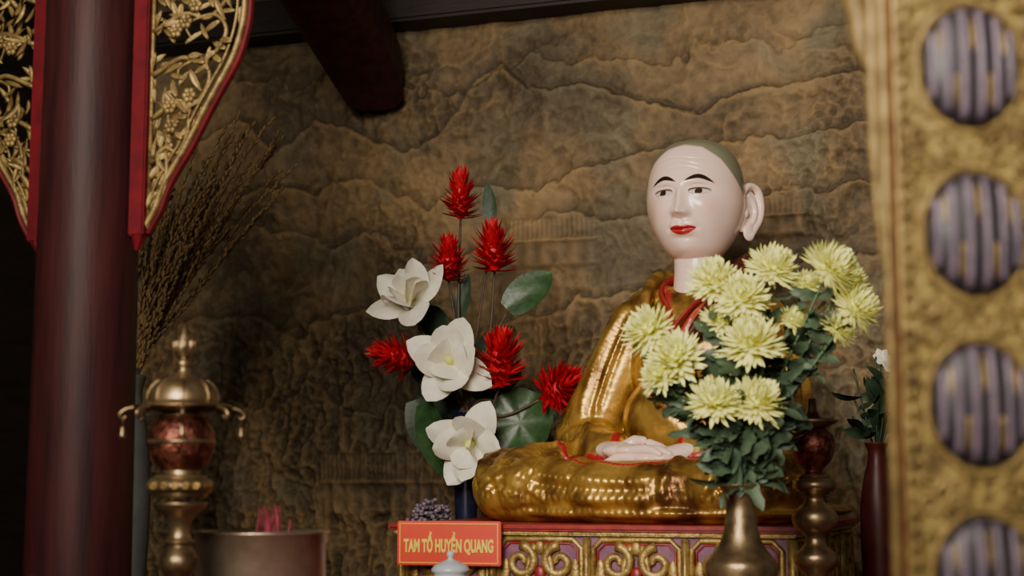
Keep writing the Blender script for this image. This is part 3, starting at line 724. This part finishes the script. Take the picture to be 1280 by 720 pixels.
# dark vase of foliage half hidden behind the pillar
e=empty('oxblood_flower_vase',(.93,4.1,T0)); q=.00207
mb=MB(); mb.add(lathe(sprof([(15,0),(17,6),(21,60),(22,130),(17,170),(12,190),(11,205),(15,214),(12,214)]),32),0)
for i in range(16):
    x=rr.uniform(-34,40); z=rr.uniform(235,335); y=rr.uniform(-25,20)
    mb.add(tube(cr([(0,0,190),(x*.3,y*.3,225),(x,y,z)],6),1.3,5),2)
    if x>-2 and i%2:
        for k in range(6): mb.add(petal(13,10,.5,-.3,5,3,.17,.6),1,ring_T(aim((x,y,z),(x*.02,-1,.4)),k*pi/3,1.0))
    for k in range(2): mb.add(petal(42,18,.6,.2,7,4,.14,.7),2,aim((x*.7,y*.7,215+(z-215)*rr.uniform(.3,.9)),(rr.uniform(-1,1),-.4,rr.uniform(-.2,.8)),rr.uniform(0,6)))
mb.make('vase_and_flowers',[M_rdark,M_white,M_leafd],q,e)

# ------------------------------------------------------------ gilded foreground pillar
pe=empty('gilded_carved_pillar',(0,1.5,0))
MB().add(box((.53,.11,1.6),(.20,.18,3.2),.004)).make('core',M_wood,parent=pe,smooth=False)
MB().add(box((.499,.012,1.6),(.288,.016,3.2),.003)).make('red_backing',M_redt,parent=pe,smooth=False)
M_mos=mat('gilt_mosaic',(.34,.245,.070),(.09,.058,.018),.40,.5,130,.9,220,.42,.58)
mb=MB(); mb.add(box((.502,-.003,1.6),(.266,.014,3.2),.002)); mb.make('gilt_field',M_mos,parent=pe,smooth=False)
mb=MB()
for (x,r) in ((.354,.0050),(.366,.004),(.376,.0025),(.503,.004),(.514,.006)):
    mb.add(tube([(x,-.010,0),(x,-.010,3.2)],r,10))
for i in range(200): mb.add(ell((.371,-.014,.1+i*.0155),(.0035,.004,.006),8,6))
rr=random.Random(9)
for z in range(0,20):
    zc=1.63+(z-10)*.161
    for s in (-1,1):
        for v in (-1,1):
            mb.add(tube(scroll(.436+s*.05,zc+.0805+v*.012,.012,rr.uniform(0,6),s,-.012),[.0035,.002],6))
            mb.add(tube(scroll(.436+s*.024,zc+.0805+v*.008,.010,rr.uniform(0,6),-s,-.012),[.003,.002],6))
    mb.add(tube([(.436+.051*math.cos(a),-.011,zc+.064*math.sin(a)) for a in np.linspace(0,2*pi,40)],.0028,6))
    for k in range(14): mb.add(ell((rr.uniform(.380,.50),-.011,zc+.0805+rr.uniform(-.03,.03)),(.003,.003,.003),6,5))
mb.make('gilt_mouldings',M_goldd,parent=pe)
mb=MB()
for z in range(0,20):
    zc=1.63+(z-10)*.161; rx,rz,dy=.0465,.0590,.016
    mb.add(ell((.436,-.010,zc),(rx,dy,rz),28,18),0)
    dome=lambda x,z_: dy*math.sqrt(max(0,1-(x/rx)**2-(z_/rz)**2))
    for k,x in enumerate((-.037,-.0235,-.008,.008,.0235,.037)):
        h=rz*math.sqrt(max(0,1-(x/rx)**2))*.90; wd=.0040
        pts=[(.436+x,-.0095-dome(x,-h+2*h*j/12),zc-h+2*h*j/12) for j in range(13)]
        mb.add(tube(pts,wd,8),1)
    for k,x in enumerate((-.030,-.0157,0,.0157,.030)):
        h=rz*math.sqrt(max(0,1-(x/rx)**2))*.78
        for sg in (-1,1):
            pts=[(.436+x,-.0105-dome(x,sg*h*(.25+.75*j/5)),zc+sg*h*(.25+.75*j/5)) for j in range(6)]
            if (k+(sg>0))%2: mb.add(tube(pts,.0014,6),2)
mb.make('longevity_medallions',[M_navy,M_inlay,M_goldc],parent=pe)
mb=MB()
mb.add(tube(cr([(.350,.004,1.78),(.338,.004,1.81),(.334,.004,1.85),(.320,.004,1.89),(.322,.004,1.96),(.30,.004,2.1)],8),[.004,.009,.012,.014,.016,.016],10))
mb.add(tube(cr([(.352,.0,1.60),(.346,.0,1.72),(.346,.0,1.9),(.342,.0,2.1)],8),[.003,.006,.007,.009],10))
mb.make('edge_carving',M_goldd,parent=pe)

# ------------------------------------------------------------ lights
def area(name,loc,tgt,size,power,col,spread=None):
    l=bpy.data.lights.new(name,'AREA'); l.size=size; l.energy=power; l.color=col
    if spread: l.spread=spread
    o=bpy.data.objects.new(name,l); scene.collection.objects.link(o); o.location=loc
    o.rotation_euler=(Vector(tgt)-Vector(loc)).to_track_quat('-Z','Y').to_euler()
area('doorway_light',(-.85,-.2,2.95),(.80,4.2,1.95),1.7,52,(1,.89,.74),1.35)
area('front_fill_light',(.6,-1.2,2.3),(.3,4.4,1.6),2.6,12,(1,.93,.84))  # weak fill added behind the camera to lift the shade, no actual source
w=bpy.data.worlds.new('world'); scene.world=w; w.use_nodes=True
w.node_tree.nodes['Background'].inputs[0].default_value=(1,.95,.88,1); w.node_tree.nodes['Background'].inputs[1].default_value=.06

cd=bpy.data.cameras.new('camera'); cam=bpy.data.objects.new('camera',cd); scene.collection.objects.link(cam); scene.camera=cam
cam.location=(0,0,1.4); cam.rotation_euler=(pi/2+math.atan(.12),0,0); cd.lens=56.25; cd.sensor_width=36
cd.clip_start=.05; cd.dof.use_dof=True; cd.dof.focus_distance=3.95; cd.dof.aperture_fstop=3.2
